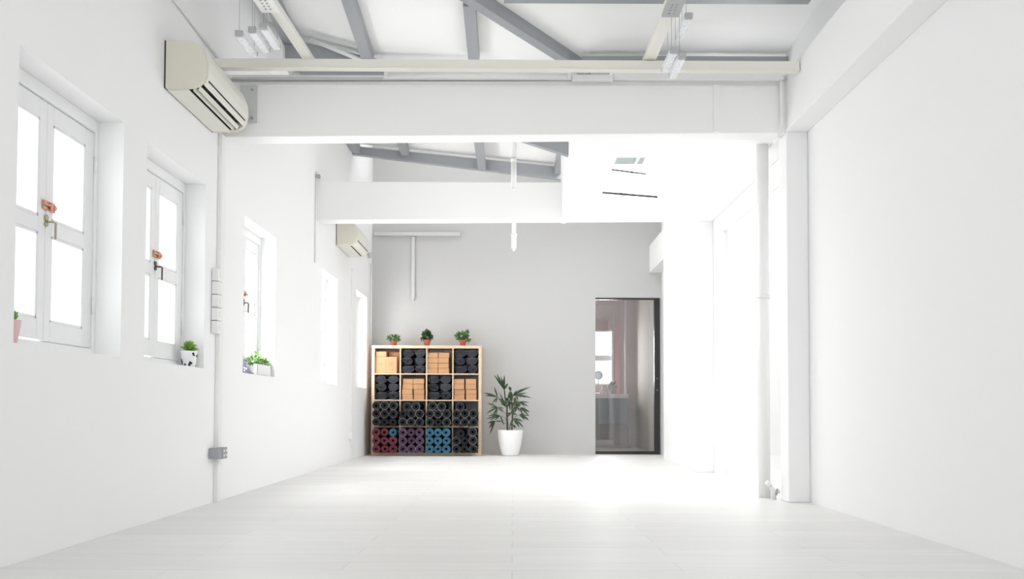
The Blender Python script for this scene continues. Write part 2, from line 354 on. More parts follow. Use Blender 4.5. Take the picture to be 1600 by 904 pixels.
# air-well outside the opening on the right
mb = MB(); mb.box(2.1, 3.6, 5.6, 9.6, -.15, -.02); struct('floor_court', mb, M_CEIL, 'white paved air-well floor outside the right opening', 'floor')
mb = MB(); mb.box(3.6, 3.7, 5.6, 9.6, -.15, 4.0); mb.box(2.19, 3.6, 5.5, 5.6, -.15, 4.0); mb.box(2.19, 3.6, 9.6, 9.7, -.15, 4.0)
struct('wall_court', mb, M_CEIL, 'white air-well wall outside the right opening', 'wall')
w8 = thing('window_8', 'bright full-height glazed opening to the air-well between the right piers', 'window', (2.1, (CO0+CO1)/2, 0), kind='structure')
mb = MB(); mb.box(2.08, 2.13, CO0, CO1, 0, .05); mb.box(2.08, 2.13, CO0, CO1, COZ - .05, COZ); mb.box(2.08, 2.13, CO0, CO0 + .05, .05, COZ - .05); mb.box(2.08, 2.13, CO1 - .05, CO1, .05, COZ - .05)
obj('frame', mb, M_WOODF, w8); obj('pane', MB().box(2.10, 2.106, CO0 + .05, CO1 - .05, .05, COZ - .05), M_GLASS, w8)

# ------------------------------------------------------------------ casement windows in the left wall
def window(i):
    (y0, y1), (z0, z1) = WINS[i], WZ[i]
    lab = ['tall white casement window nearest the camera with copper bolt', 'second white casement window, spotted pot on its sill',
           'third casement window seen at a slant, white planter on its sill', 'fourth window recess, beyond the wall conduit stub, empty sill',
           'last window recess beside the cube shelf'][i]
    t = thing('window_%d' % (i + 1), lab, 'window', (-2.11, (y0 + y1)/2, z0), kind='structure')
    xa, xb = -2.16, -2.085; f = .028
    mb = MB(); mb.box(xa, xb, y0, y0 + f, z0, z1); mb.box(xa, xb, y1 - f, y1, z0, z1); mb.box(xa, xb, y0 + f, y1 - f, z1 - .062, z1); mb.box(xa, xb, y0 + f, y1 - f, z0, z0 + .038)
    obj('frame', mb, M_WOODF, t, bevel=.004)
    za, zb = z0 + .041, z1 - .065; ym = (y0 + y1)/2; zc = za + (zb - za) * .48
    for k, (a, b) in enumerate(((y0 + f + .002, ym - .002), (ym + .002, y1 - f - .002))):
        z_a = za + (.008 if k == 0 else 0); sL, sR = (.075, .055) if k == 0 else (.055, .085)
        cx0, cx1 = -2.13, -2.095; mb = MB()
        mb.box(cx0, cx1, a, a + sL, z_a, zb); mb.box(cx0, cx1, b - sR, b, z_a, zb)
        mb.box(cx0, cx1, a + sL, b - sR, zb - .085, zb); mb.box(cx0, cx1, a + sL, b - sR, z_a, z_a + .09); mb.box(cx0, cx1, a + sL, b - sR, zc - .035, zc + .035)
        c = obj('casement', mb, M_WOODF, t, bevel=.005)
        bd = MB()
        for (q0, q1) in ((z_a + .09, zc - .035), (zc + .035, zb - .085)):
            o = obj('pane', MB().box(-2.115, -2.111, a + sL, b - sR, q0, q1), M_GLASS, c)
            bd.box(-2.105, -2.098, a + sL, a + sL + .012, q0, q1); bd.box(-2.105, -2.098, b - sR - .012, b - sR, q0, q1)
            bd.box(-2.105, -2.098, a + sL, b - sR, q0, q0 + .012); bd.box(-2.105, -2.098, a + sL, b - sR, q1 - .012, q1)
        obj('glazing_bead', bd, M_WOODF, c, bevel=.002)
        if k == 1:
            for hz in (za + .17, zb - .2): obj('hinge', MB().tube([(-2.088, b + .002, hz), (-2.088, b + .002, hz + .08)], .007, 8), M_WOODF, c)
        if k == 1 and i < 3:
            bz = zc + .09; mt = M_COPPER
            mb = MB(); mb.box(-2.094, -2.086, ym - .035, ym + .068, bz - .018, bz + .024); mb.box(-2.084, -2.074, ym + .01, ym + .028, bz - .015, bz + .02)
            mb.tube([(-2.08, ym - .04, bz + .004), (-2.08, ym + .03, bz + .004)], .006, 8); mb.tube([(-2.082, ym + .045, bz), (-2.072, ym + .045, bz)], .011, 10)
            obj('bolt', mb, mt, c, bevel=.002, label='copper bolt across the meeting stiles')
            hm = MB(); hz = zc + .01; hm.tube([(-2.095, ym + .0, hz + .028), (-2.087, ym, hz + .028)], .014, 12); hm.tube([(-2.095, ym, hz), (-2.087, ym, hz)], .012, 12)
            hm.tube([(-2.09, ym, hz + .01), (-2.065, ym + .008, hz + .01), (-2.06, ym + .022, hz + .008), (-2.062, ym + .025, hz - .065)], .0048, 8)
            obj('handle', hm, M_BRASS if i == 0 else M_BRONZE, c, label='small metal lever handle')
    return t
for i in range(5): window(i)

# ------------------------------------------------------------------ washroom behind the glass door
BY = 14.9
mb = MB(); mb.box(.2, 1.0, BY, BY + .1, 0, 2.8); mb.box(1.0, 1.655, BY, BY + .1, 0, 1.03); mb.box(1.0, 1.655, BY, BY + .1, 1.93, 2.8); mb.box(1.655, 2.3, BY, BY + .1, 0, 2.8)
struct('wall_washroom_back', mb, M_PINKW, 'pinkish end wall seen through the glass door', 'wall')
mb = MB(); mb.box(2.04, 2.14, YB + .12, BY, 0, 2.8); struct('wall_washroom_right', mb, M_BEIGE, 'beige side wall seen through the glass door', 'wall')
mb = MB(); mb.box(.1, .2, YB + .12, BY, 0, 2.8); struct('wall_washroom_left', mb, M_BEIGE, 'beige left wall of the room beyond the glass door', 'wall')
struct('floor_washroom', MB().box(.1, 2.14, YB + .12, BY + .1, -.12, 0), M_BEIGE, 'pale floor of the room beyond the glass door', 'floor')
struct('ceiling_washroom', MB().box(.1, 2.14, YB + .12, BY + .1, 2.8, 2.86), M_CEIL, 'plain ceiling of the room beyond the glass door', 'ceiling')
t = thing('window_9', 'bright small window seen through the glass door', 'window', (1.33, BY, 1.03), kind='structure')
mb = MB(); mb.box(1.0, 1.655, BY + .03, BY + .07, 1.43, 1.52); mb.box(1.64, 1.67, BY - .02, BY + .07, 1.03, 1.93); mb.box(1.0, 1.655, BY + .02, BY + .07, 1.03, 1.05); mb.box(1.0, 1.655, BY + .02, BY + .07, 1.91, 1.93)
obj('frame', mb, M_WOODF, t); obj('pane', MB().box(1.0, 1.655, BY + .045, BY + .049, 1.05, 1.91), M_GLASS, t)
struct('trim_9', MB().box(1.70, 1.78, BY - .03, BY, .85, 2.0), mat('rose_trim', (.62, .36, .36), .7), 'rose coloured reveal strip beside the small window beyond the door', 'trim')
t = thing('vanity_cabinet', 'slate grey wall-hung cabinet seen through the glass door', 'cabinet', (1.45, 14.4, .39))
obj('body', MB().box(.9, 1.83, 14.25, 14.895, .39, .80), M_VAN, t, bevel=.004)
obj('counter_top', MB().box(.88, 1.84, 14.23, 14.895, .80, .87), M_CTOP, t, bevel=.004)
dm = MB(); dm.box(1.36, 1.366, 14.243, 14.25, .40, .79); obj('door_gap', dm, M_DARK, t)
b = at(935, 607, Y=14.4)
t = thing('table_mirror', 'round mirror on a slim stand on the counter beyond the door', 'mirror', (b.x, 14.4, .87))
obj('base', MB().lathe((b.x, 14.4, .87), [(.05, 0), (.05, .012), (.012, .02)]), M_ALU, t)
obj('stand', MB().tube([(b.x, 14.4, .885), (b.x, 14.4, 1.12)], .006), M_ALU, t)
mp = MB(); mp.tube([(b.x, 14.39, 1.17), (b.x, 14.41, 1.17)], .062, 28); obj('glass_disc', mp, mat('mirror_glass', (.5, .52, .58), .08, metal=1), t)
rg = MB(); rg.tube([(b.x + .062*math.cos(a*math.pi/14), 14.388, 1.17 + .062*math.sin(a*math.pi/14)) for a in range(29)], .005, 6, cap=False); obj('rim', rg, M_BLACK, t)
for (px, w_, h_, nm, lb_, mt_) in ((944, .04, .13, 'jar', 'small pale jar beside the round mirror on the counter', M_CTOP), ):
    q = at(px, 610, Y=14.42); obj(nm, MB().lathe((q.x, 14.42, .87), [(w_*.8, 0), (w_, .02), (w_, h_*.8), (w_*.6, h_*.9), (w_*.6, h_)]), mt_, base=(q.x, 14.42, .87), label=lb_, cat='jar')
q = at(957, 610, Y=14.42); t = thing('plant_pot', 'grey pot with a low plant on the counter beyond the door', 'potted plant', (q.x, 14.42, .87))
obj('pot', MB().lathe((q.x, 14.42, .87), [(.055, 0), (.075, .13), (.08, .14), (.06, .13)]), mat('grey_green_glaze', (.30, .32, .31), .5), t)
random.seed(4); mb = MB()
for k in range(26):
    a = random.random()*6.28; e = random.uniform(.02, .08); mb.leaf((q.x, 14.42, 1.0), (q.x + e*math.cos(a), 14.42 + e*math.sin(a), 1.0 + random.uniform(.03, .09)), .02)
obj('foliage', mb, mat('muted_leaf', (.16, .20, .17), .6), t)
mb = MB(); mb.tube([(1.93, 14.75, 0), (1.93, 14.75, .35), (1.86, 14.75, .42), (1.86, 14.75, 2.79)], .02)
obj('waste_pipe', mb, M_CTOP, base=(1.93, 14.75, 0), label='thin pale pipe in the corner of the room beyond the door', cat='pipe')

# glass door
d = thing('door_1', 'black framed glass sliding door in the grey end wall', 'door', ((DX0+DX1)/2, YB + .02, 0), kind='structure')
mb = MB(); mb.box(DX0, DX1, YB - .01, YB + .05, DZ - .024, DZ); mb.box(DX1 - .078, DX1, YB - .01, YB + .05, .045, DZ - .024); mb.box(DX0, DX1, YB - .01, YB + .05, 0.005, .045)
obj('frame', mb, M_BLACK, d, bevel=.002)
obj('pane', MB().box(DX0, DX1 - .078, YB + .02, YB + .03, .045, DZ - .024), M_DGLASS, d)
mb = MB()
for z in (.89, 1.05): mb.tube([(DX1 - .04, YB - .016, z), (DX1 - .04, YB - .01, z)], .007, 12)
obj('lock', mb, M_ALU, d)
mb = MB(); mb.tube([(DX0 + .012, YB + .01, DZ - .06), (DX0 + .012, YB - .005, DZ - .06)], .012, 12); obj('clamp', mb, M_ALU, d)

# ------------------------------------------------------------------ steel roof members
def steel(name, mb, label, cat='roof beam', group=None):
    c = Vector(mb.v[0]); return obj(name, mb, M_STEEL, base=c, bevel=.003, label=label, cat=cat, group=group)
def rel(x, y, h): return (x, y, CAM_H + h)
G1 = 'grey rafters over the near bay'
def rafter(pxa, pya, Ya, X, ya, yb, wd=.085, h=.09):
    return MB().bar(rel(X, ya, (2.78 - .1*(ya - 7.1)) + pxa), rel(X, yb, (2.78 - .1*(yb - 7.1)) + pxa), wd, h)
steel('rafter', rafter(0.0, 0, 0, -1.17, 4.2, 7.12, .088, .088), 'slanting grey rafter above the left part of the near crossbeam', 'rafter', G1)
steel('rafter', rafter(-.005, 0, 0, -.317, 6.27, 7.12, .088, .09), 'upright-looking grey rafter above the middle of the near crossbeam', 'rafter', G1)
steel('rafter', rafter(.16, 0, 0, -1.80, 4.2, 7.12, .1, .09), 'grey rafter beside the left wall above the hanging light bars', 'rafter', G1)
steel('hip_rafter', MB().bar(rel(-.72, 5.70, 2.905), rel(.60, 7.33, 2.765), .085, .10), 'broad grey diagonal beam crossing above the middle of the room', 'rafter')
yE = 7.13; P = [at(440, 58, Y=yE), at(600, 94, Y=yE), at(720, 118, Y=yE), at(720, 150, Y=yE), at(478, 122, Y=yE), at(440, 93, Y=yE)]
steel('tie_beam', MB().prism(P, (0, .06, 0)), 'dark grey sloping beam above the left end of the near crossbeam', 'roof beam')
D1 = at(1268, 0, Y=6.24)
steel('purlin', MB().prism([(-.07, 6.24, D1.z), (D1.x, 6.24, D1.z), (D1.x - .03, 6.24, D1.z + .075), (-.07, 6.24, D1.z + .075)], (0, .07, 0)), 'grey purlin at the top edge, right of the diagonal beam', 'purlin')
q0 = at(925, 87, Y=7.08); q1 = at(1231, 87, Y=7.08)
steel('purlin', MB().box(.55, q1.x, 7.08, 7.14, q0.z - .1, q0.z), 'thin dark purlin just above the cream rail on the right', 'purlin')
yJ = 10.8; P = [at(540, 226.5, Y=yJ), at(895, 262.5, Y=yJ), at(895, 282, Y=yJ), at(540, 239, Y=yJ)]
steel('tie_beam', MB().prism(P, (0, .08, 0)), 'long grey beam sloping down above the second crossbeam', 'roof beam')
for px, py, lb_ in ((546, 238, 'short grey rafter in the left corner above the sloping beam'), (633, 242.5, 'short grey rafter on the left half of the sloping beam'),
                    (753, 266, 'short grey rafter on the middle of the long sloping beam'), (871, 271.5, 'short grey rafter at the right end of the sloping beam')):
    p = at(px, py, Y=yJ - .03); h = .10; p.x = max(p.x, XL + .052)
    steel('rafter', MB().bar((p.x, 9.3, p.z), (p.x, yJ - .002, p.z), .095 if px < 860 else .075, h), lb_, 'rafter', 'short rafters over the far bay')
yL = 7.8; P = [at(790, 211, Y=yL), at(899, 246, Y=yL), at(899, 219, Y=yL), at(790, 184, Y=yL)]
steel('brace', MB().prism(P, (0, .07, 0)), 'grey slanting brace beside the lowered ceiling box', 'roof beam')
p0 = at(485, 62, Y=7.05); p1 = at(562, 93, Y=7.05)
obj('conduit', MB().tube([p0, p1, p1 + (p1 - p0)*.3], .016), M_WPLA, base=p0, label='thin white conduit slanting over the dark beam at upper left', cat='conduit')
# rounded white wall shoulder at the left end of the dark beam
pts = [at(x, y, Y=7.04) for x, y in ((395, -10), (414, 18), (428, 36), (437, 52), (441, 68), (441, 100), (395, 112))]
struct('trim_10', MB().prism(pts, (0, .34, 0)), M_WALL, 'rounded white wall shoulder at upper left behind the hanging light bars', 'wall shoulder')

# ------------------------------------------------------------------ cream rails
ra, rb = at(345, 90.5, Y=5.645), at(1250, 95.5, Y=5.645); HT = (ra.z + rb.z)/2; HB = HT - .054
rl = thing('ceiling_rail', 'long cream metal rail spanning the room above the near crossbeam', 'rail', (0, 5.66, HB))
def slab(y0, y1, dz0, dz1): return MB().prism([(XL + .005, y0, ra.z + dz0), (1.825, y0, rb.z + dz0), (1.825, y0, rb.z + dz1), (XL + .005, y0, ra.z + dz1)], (0, y1 - y0, 0))
obj('rail', slab(5.645, 5.69, -.052, 0), M_CREAM, rl, bevel=.003)
obj('flange', slab(5.64, 5.70, -.062, -.052), M_CREAM, rl, bevel=.002)
for (pa, pb, wd, lb_) in (((487, 104), (427, 14), .062, 'cream rail running overhead toward the camera on the left'), ((1011, 106), (1045, 22), .078, 'cream rail running overhead toward the camera on the right')):
    a = at(*pa, Z=HT); b = at(*pb, Z=HT); dr = (b - a).normalized(); e = b + dr * 4.0; s_ = a.y; a2 = a + (a - b).normalized() * (a.y - 5.70) if a.y < 5.70 else a
    obj('ceiling_rail', MB().bar((a.x, 5.72, HT + .002), (e.x, e.y, HT + .002), wd, .035), M_CREAM, base=(a.x, 5.72, HT), bevel=.003, label=lb_, cat='rail', group='rails running toward the camera')

# pendant light clusters
def pendant(name, label, bars, canopy):
    bz = CAM_H + 2.87
    cx = sum(at(x, y, Y=5.0).x for x, y in bars)/3
    t = thing(name, label, 'pendant light', (cx, 5.15, bz), 'pendant light clusters')
    obj('canopy', MB().box(cx - .15, cx + .15, 5.0, 5.3, bz, bz + .03), M_ALU, t, bevel=.004)
    for (x, y) in bars:
        c = at(x, y, Y=5.0); hw = .0205; L = .29
        bo = obj('crystal_bar', MB().box(c.x - hw, c.x + hw, 5.012, 5.0 + L, c.z - hw, c.z + hw), M_ACRYL, t, bevel=.005)
        obj('end_cap', MB().box(c.x - hw - .002, c.x + hw + .002, 4.992, 5.012, c.z - .013, c.z + hw - .003), M_ALU, bo, bevel=.002, label='silver end cap')
        obj('end_cap', MB().box(c.x - hw - .002, c.x + hw + .002, 5.0 + L, 5.014 + L, c.z - .01, c.z + hw - .004), M_ALU, bo, bevel=.002, label='silver end cap')
        for sx, yy in ((-.4, 5.03), (.5, 5.0 + L - .03)):
            obj('wire', MB().tube([(c.x + sx*hw, yy, c.z + hw), (c.x + sx*hw, yy, bz)], .0016, 6), M_ALU, t)
pendant('pendant_light', 'left cluster of three hanging seeded crystal light bars', [(373.5, 52.5), (394, 46.5), (411.5, 41)], None)
pendant('pendant_light', 'right cluster of three hanging seeded crystal light bars', [(1076, 25), (1053, 78.5), (1065.5, 88)], None)
# junction plates under the rails
for (px, py, hw, lb_, mt_) in ((423, 17, .053, 'white perforated mounting plate under the left rail at the top edge', M_WPLA), (1047, 24, .049, 'silver perforated mounting plate under the right rail at the top edge', M_ALU)):
    c = at(px, py, Z=HT - .004)
    t = thing('mounting_plate', lb_, 'plate', (c.x, c.y, HT - .03), 'mounting plates under the rails')
    obj('plate', MB().box(c.x - hw, c.x + hw, c.y - .55, c.y, HT - .016, HT + .0015), mt_, t, bevel=.003)
    for k in range(4):
        for sx in (-.014, .012): obj('screw', MB().tube([(c.x + sx, c.y - .05 - k*.035, HT - .019), (c.x + sx, c.y - .05 - k*.035, HT - .0155)], .006, 10), M_STEEL, t)
# fluorescent batten on the near beam
a = at(601, 116, Y=5.9); b = at(892, 118, Y=5.9)
t = thing('fluorescent_light', 'white fluorescent batten on top of the near crossbeam', 'tube light', ((a.x+b.x)/2, 5.9, a.z - .03))
obj('housing', MB().prism([(a.x, 5.89, a.z + .028), (a.x, 5.94, a.z + .028), (a.x, 5.95, a.z - .012), (a.x, 5.90, a.z - .006)], (b.x - a.x, 0, b.z - a.z)), M_POTW, t, bevel=.003)
for x in (a.x + .012, b.x - .012): obj('lamp_holder', MB().box(x - .012, x + .012, 5.865, 5.90, a.z - .032, a.z + .018), M_WPLA, t, bevel=.003)
obj('tube', MB().tube([(a.x + .024, 5.882, a.z - .012), (b.x - .024, 5.882, b.z - .012)], .013, 14), M_TUBE, t)
# pale trunking right of the batten, with a block
a = at(893, 122, Y=5.92); b = at(958, 122, Y=5.92)
obj('trunking_box', MB().box(a.x + .004, b.x, 5.90, 5.945, a.z - .017, a.z + .017), M_WPLA, base=(a.x, 5.92, a.z - .02), bevel=.003, label='short white trunking block at the right end of the tube light', cat='trunking')
b2 = at(1212, 118, Y=5.92)
obj('trunking', MB().box(b.x + .004, 1.80, 5.905, 5.942, b2.z - .03, b2.z + .024), M_BEAM, base=(b.x, 5.92, b2.z - .03), bevel=.003, label='pale trunking along the top of the near crossbeam, right half', cat='trunking')
a = at(363, 123, Y=5.93); b = at(598, 123, Y=5.93)
obj('trunking', MB().box(a.x, b.x, 5.925, 5.944, a.z - .002, a.z + .009), M_PLATE, base=(a.x, 5.92, a.z), label='thin grey strip along the top of the near crossbeam, left end', cat='trunking')
# steel plate on near beam at left, with four bolts
a = at(376, 134, Y=5.96); b = at(401, 192, Y=5.96)
t = thing('bracket_plate', 'grey bolted plate on the near crossbeam behind the large air conditioner', 'bracket', (a.x, 5.96, b.z))
obj('plate', MB().box(a.x, b.x, 5.95, 5.968, b.z, a.z), M_PLATE, t, bevel=.003)
for zz in (a.z - .03, b.z + .03): obj('bolt', MB().tube([(b.x - .03, 5.95, zz), (b.x - .03, 5.938, zz)], .008, 8), M_STEEL, t)
# right hand conduit over the beam and pier
a = at(1221, 130, Y=5.9); 
P = [at(1220, 120, Y=5.93), at(1221, 135, Y=5.93), at(1221.5, 195, Y=5.93), at(1218, 206, Y=5.93), at(1217, 216, Y=5.93)]
obj('conduit', MB().tube(P, .012), M_WPLA, base=P[-1], label='short white conduit at the right end of the near crossbeam', cat='conduit')
# downpipe with taps by the pier
t = thing('downpipe', 'white round downpipe standing beside the right pier', 'pipe', (1.775, 6.33, 0))
obj('pipe', MB().tube([(1.775, 6.33, .0), (1.775, 6.33, 2.50)], .042, 20), M_POTW, t)
for z in (1.4,): obj('clip', MB().tube([(1.775, 6.33, z), (1.775, 6.33, z + .025)], .047, 20), M_WPLA, t)
t = thing('floor_tap', 'small white pipe fitting on the floor at the foot of the downpipe', 'pipe fitting', (1.80, 6.2, 0))
mb = MB(); mb.tube([(1.80, 6.2, 0), (1.80, 6.2, .06), (1.775, 6.19, .10)], [.02, .018, .014]); mb.tube([(1.77, 6.18, .095), (1.745, 6.17, .12)], .017)
mb.tube([(1.80, 6.2, .04), (1.84, 6.18, .055)], .012); obj('body', mb, M_WPLA, t)
obj('valve', MB().tube([(1.815, 6.185, .03), (1.822, 6.175, .075)], .008), M_ALU, t)
# pipe along the upper left wall
p0 = at(345, 96, X=XL + .012); p1 = at(268, -6, X=XL + .012); e = p1 + (p1 - p0) * 1.2
obj('conduit', MB().tube([p0, p0 + (p1 - p0)*.5, p1, e], .009), M_WPLA, base=p0, label='thin white cable run sloping above the large air conditioner', cat='conduit')

# ------------------------------------------------------------------ left wall services
t0 = thing('conduit', 'tall white trunking rising on the left wall between the second and third windows', 'conduit', (XL + .02, 5.93, 0))
obj('trunking', MB().box(XL, XL + .028, 5.895, 5.965, 0, 2.437), M_WPLA, t0, bevel=.003)
za = at(337, 521, X=XL + .03).z; zb = at(342, 420, X=XL + .03).z; n = 5; hh = (zb - za)/n
t = thing('switch_box', 'stack of white switch boxes halfway up the tall trunking', 'switches', (XL + .04, 5.87, za))
for k in range(n):
    s_ = obj('switch_plate', MB().box(XL + .002, XL + .045, 5.80, 5.893, za + k*hh + .002, za + (k+1)*hh - .002), M_WPLA, t, bevel=.004)
    obj('rocker', MB().box(XL + .045, XL + .049, 5.83, 5.865, za + (k+.3)*hh, za + (k+.7)*hh), M_WPLA, s_, bevel=.002)
z0 = at(335, 717, X=XL + .03).z; z1 = at(335, 699, X=XL + .03).z
t = thing('socket_box', 'grey metal socket box low on the tall trunking', 'socket', (XL + .03, 5.88, z0))
obj('box', MB().box(XL + .029, XL + .075, 5.845, 5.94, z0, z1), mat('grey_metal_box', (.34, .345, .35), .4, metal=.3), t, bevel=.004)
obj('back_box', MB().box(XL + .0, XL + .07, 5.79, 5.843, z0 + .004, z1 - .003), M_STEEL, t, bevel=.004)
for q in (.25, .75):
    for dz in (.3, .7): obj('outlet', MB().box(XL + .075, XL + .078, 5.845 + .095*q - .008, 5.845 + .095*q + .008, z0 + (z1-z0)*dz - .008, z0 + (z1-z0)*dz + .008), M_WPLA, t)
# slim conduits farther along
a = at(497, 280, X=XL + .01); b = at(496, 412, X=XL + .01)
t = thing('conduit', 'thin white conduit dropping beside the left end of the far crossbeam', 'conduit', (XL, a.y - .03, b.z))
obj('pipe', MB().tube([(XL + .01, 8.80, b.z), (XL + .01, 8.80, 2.96)], .009), M_WPLA, t)
obj('bracket', MB().box(XL, XL + .045, 8.785, 8.835, 2.90, 2.93), M_ALU, t)
t = thing('conduit', 'white trunking on the left wall between the last two windows', 'conduit', (XL, 10.83, 0))
obj('trunking', MB().box(XL, XL + .022, 10.80, 10.86, 0, 2.32), M_WPLA, t, bevel=.003)
zz = at(545, 685, X=XL).z; obj('socket', MB().box(XL + .0, XL + .05, 10.70, 10.797, zz, zz + .09), M_WPLA, t, bevel=.004)
t = thing('conduit', 'slim white conduit in the far left corner above the shelf', 'conduit', (XL, 12.26, .9))
obj('pipe', MB().tube([(XL + .015, 12.26, .9), (XL + .015, 12.26, 1.6), (XL + .02, 12.22, 1.7), (XL + .02, 12.22, 2.6)], .011), M_WPLA, t)
a = at(580, 384, X=XL + .03); b = at(579, 404, X=XL + .03)
t = thing('wall_lamp', 'small white wall fitting beyond the small air conditioner', 'fitting', (XL, 12.0, b.z))
obj('arm', MB().box(XL, XL + .045, 11.98, 12.04, b.z + .07, a.z), M_WPLA, t, bevel=.003)
obj('socket', MB().tube([(XL + .03, 12.01, b.z), (XL + .03, 12.01, b.z + .065)], [.022, .03]), M_PLATE, t)
# back wall trunking
a = at(580, 363, Y=YB); b = at(720, 369, Y=YB)
obj('trunking', MB().box(XL + .03, b.x, YB - .045, YB, b.z, a.z), M_PCOND, base=(a.x, YB, b.z), bevel=.003, label='white horizontal trunking high on the grey end wall', cat='trunking')
a = at(643.5, 370, Y=YB); b = at(648, 470, Y=YB)
t = thing('conduit', 'thin white vertical conduit on the grey end wall', 'conduit', (a.x, YB - .01, b.z))
obj('pipe', MB().box(a.x, b.x, YB - .03, YB, b.z + .03, a.z - .004), M_PCOND, t, bevel=.003)
obj('end_clip', MB().box(a.x - .004, b.x - .006, YB - .036, YB - .0, b.z, b.z + .028), M_PLATE, t)
# hanging rods (ceiling pipes) in mid bay and far bay
def rod(px, ptop, pbot, Y, ztop, label, pj):
    b = at(px, pbot, Y=Y); c = at(px - 1, pj, Y=Y); r = .028 * Y / 8
    t = thing('hanging_pipe', label, 'pipe', (b.x, Y, ztop), 'white drop pipes')
    obj('upper_tube', MB().tube([(b.x, Y, c.z), (b.x, Y, ztop)], r*.72, 14), M_WPLA, t)
    obj('coupling', MB().tube([(b.x, Y, c.z - .02), (b.x, Y, c.z + .02)], r*.95, 14), M_WPLA, t)
    obj('lower_tube', MB().tube([(b.x, Y, b.z + .03), (b.x, Y, c.z)], r*.85, 14), M_WPLA, t)
    obj('nozzle', MB().tube([(b.x, Y, b.z), (b.x, Y, b.z + .03)], [r*.3, r*.6], 12), M_WPLA, t)
rod(802.5, 222, 298, 7.7, 3.65, 'white drop pipe hanging in front of the far crossbeam', 250)
rod(803, 350, 392, 10.2, 3.65, 'white drop pipe hanging behind the far crossbeam against the grey wall', 368)

# ------------------------------------------------------------------ air conditioners
def aircon(y0, zb, label, closed=False):
    L = .815; x0 = XL
    t = thing('air_conditioner', label, 'air conditioner', (x0, y0, zb), 'split air conditioners on the left wall')
    prof = [(0.006, .274), (.122, .274), (.165, .266), (.205, .244), (.224, .205), (.238, .165), (.24, .11), (.234, .07), (.224, .042), (.213, .029), (.203, .056), (.140, .072), (.122, .05), (.128, .002), (.006, 0)]
    if closed: prof = [p for p in prof[:8]] + [(.222, .04), (.205, .022), (.19, .013), (.165, .004), (.112, .001), (.006, 0)]
    cap = prof[:8] + [(.222, .04), (.205, .022), (.19, .013), (.165, .004), (.112, .001), (.006, 0)]
    V = lambda p, y: (x0 + p[0], y, zb + p[1])
    obj('body', MB().prism([V(p, y0 + .035) for p in prof], (0, L - .07, 0)), M_ACF, t, bevel=.002)
    for yy in (y0, y0 + L - .0349):
        obj('side_cover', MB().prism([V((p[0]*.985, .137 + (p[1]-.137)*.985), yy) for p in cap], (0, .0348, 0)), M_ACB, t, bevel=.006)
    obj('wall_gasket', MB().box(x0, x0 + .006, y0 + .001, y0 + L - .004, zb + .003, zb + .272), M_BLACK, t)
    if not closed:
        cv = [(.2025, .055), (.141, .071), (.1235, .050), (.1295, .006), (.1325, .045), (.145, .064), (.198, .050)]
        obj('outlet_cavity', MB().prism([V(p, y0 + .036) for p in cv], (0, L - .072, 0)), M_DARK, t)
        for d, e in ((.146, .004), (.174, .010)):
            obj('louver', MB().prism([V(p, y0 + .05) for p in ((d, e), (d + .0045, e + .001), (d + .013, e + .022), (d + .009, e + .023))], (0, L - .1, 0)), M_ACF, t)
        for k in range(4):
            yy = y0 + .14 + k*.17; obj('vane', MB().prism([V(p, yy) for p in ((.135, .022), (.205, .04), (.195, .05), (.140, .06))], (0, .004, 0)), M_BRONZE, t)
        P = [(.2425, .098), (.2425, .090), (.236, .090), (.236, .098)]
    else:
        obj('slot', MB().prism([V(p, y0 + .07) for p in ((.150, .0055), (.161, .0065), (.161, -.0008), (.150, -.0005))], (0, L - .16, 0)), M_DARK, t)
        obj('louver', MB().prism([V(p, y0 + .06) for p in ((.170, .004), (.222, .036), (.226, .032), (.174, -.001))], (0, L - .14, 0)), M_ACF, t)
        P = [(.2425, .098), (.2425, .090), (.236, .090), (.236, .098)]
    P = [(.2335, .064), (.2325, .057), (.226, .057), (.228, .064)]
    obj('panel_gap', MB().prism([V(p, y0 + .06) for p in P], (0, L - .13, 0)), M_DARK, t)
aircon(4.965, 2.405, 'large cream air conditioner nearest the camera with open vent')
aircon(9.86, 2.428, 'small-looking far cream air conditioner below the second crossbeam', True)

# ------------------------------------------------------------------ cube shelf
SY = 11.98; SD = .39; sx0 = at(580.2, 640, Y=SY).x; W = 1.469; K = .335; T = .016; B = .038
sh = thing('shelving_unit', 'birch cube shelf of sixteen compartments against the grey wall', 'shelf', (sx0 + W/2, SY + SD/2, 0))
obj('side_panel', MB().box(sx0, sx0 + B, SY, SY + SD, 0, W), M_BIRCH, sh, bevel=.0015)
obj('side_panel', MB().box(sx0 + W - B, sx0 + W, SY, SY + SD, 0, W), M_BIRCH, sh, bevel=.0015)
obj('top_panel', MB().box(sx0 + B, sx0 + W - B, SY, SY + SD, W - B, W), M_BIRCH, sh, bevel=.0015)
obj('bottom_panel', MB().box(sx0 + B, sx0 + W - B, SY, SY + SD, 0, B), M_BIRCH, sh, bevel=.0015)
cw = (W - 2*B - 3*T)/4
cellx = [sx0 + B + i*(cw + T) for i in range(4)]; cellz = [B + i*(cw + T) for i in range(4)]   # z from the bottom
for i in range(1, 4): obj('shelf_board', MB().box(sx0 + B, sx0 + W - B, SY + .002, SY + SD, cellz[i] - T, cellz[i]), M_BIRCH, sh)
for i in range(1, 4):
    mb = MB()
    for k in range(4): mb.box(cellx[i] - T, cellx[i], SY + .002, SY + SD, cellz[k], cellz[k] + cw)
    obj('divider', mb, M_BIRCH, sh)
COLN = ['leftmost', 'second', 'third', 'rightmost']; ROWN = ['top', 'second', 'third', 'bottom']
SHN = ['on the top shelf', 'on the second shelf', 'on the third shelf', 'on the bottom shelf']
POSN = {1: ['only'], 2: ['left', 'right'], 3: ['left', 'middle', 'right'], 4: ['far left', 'left', 'right', 'far right']}
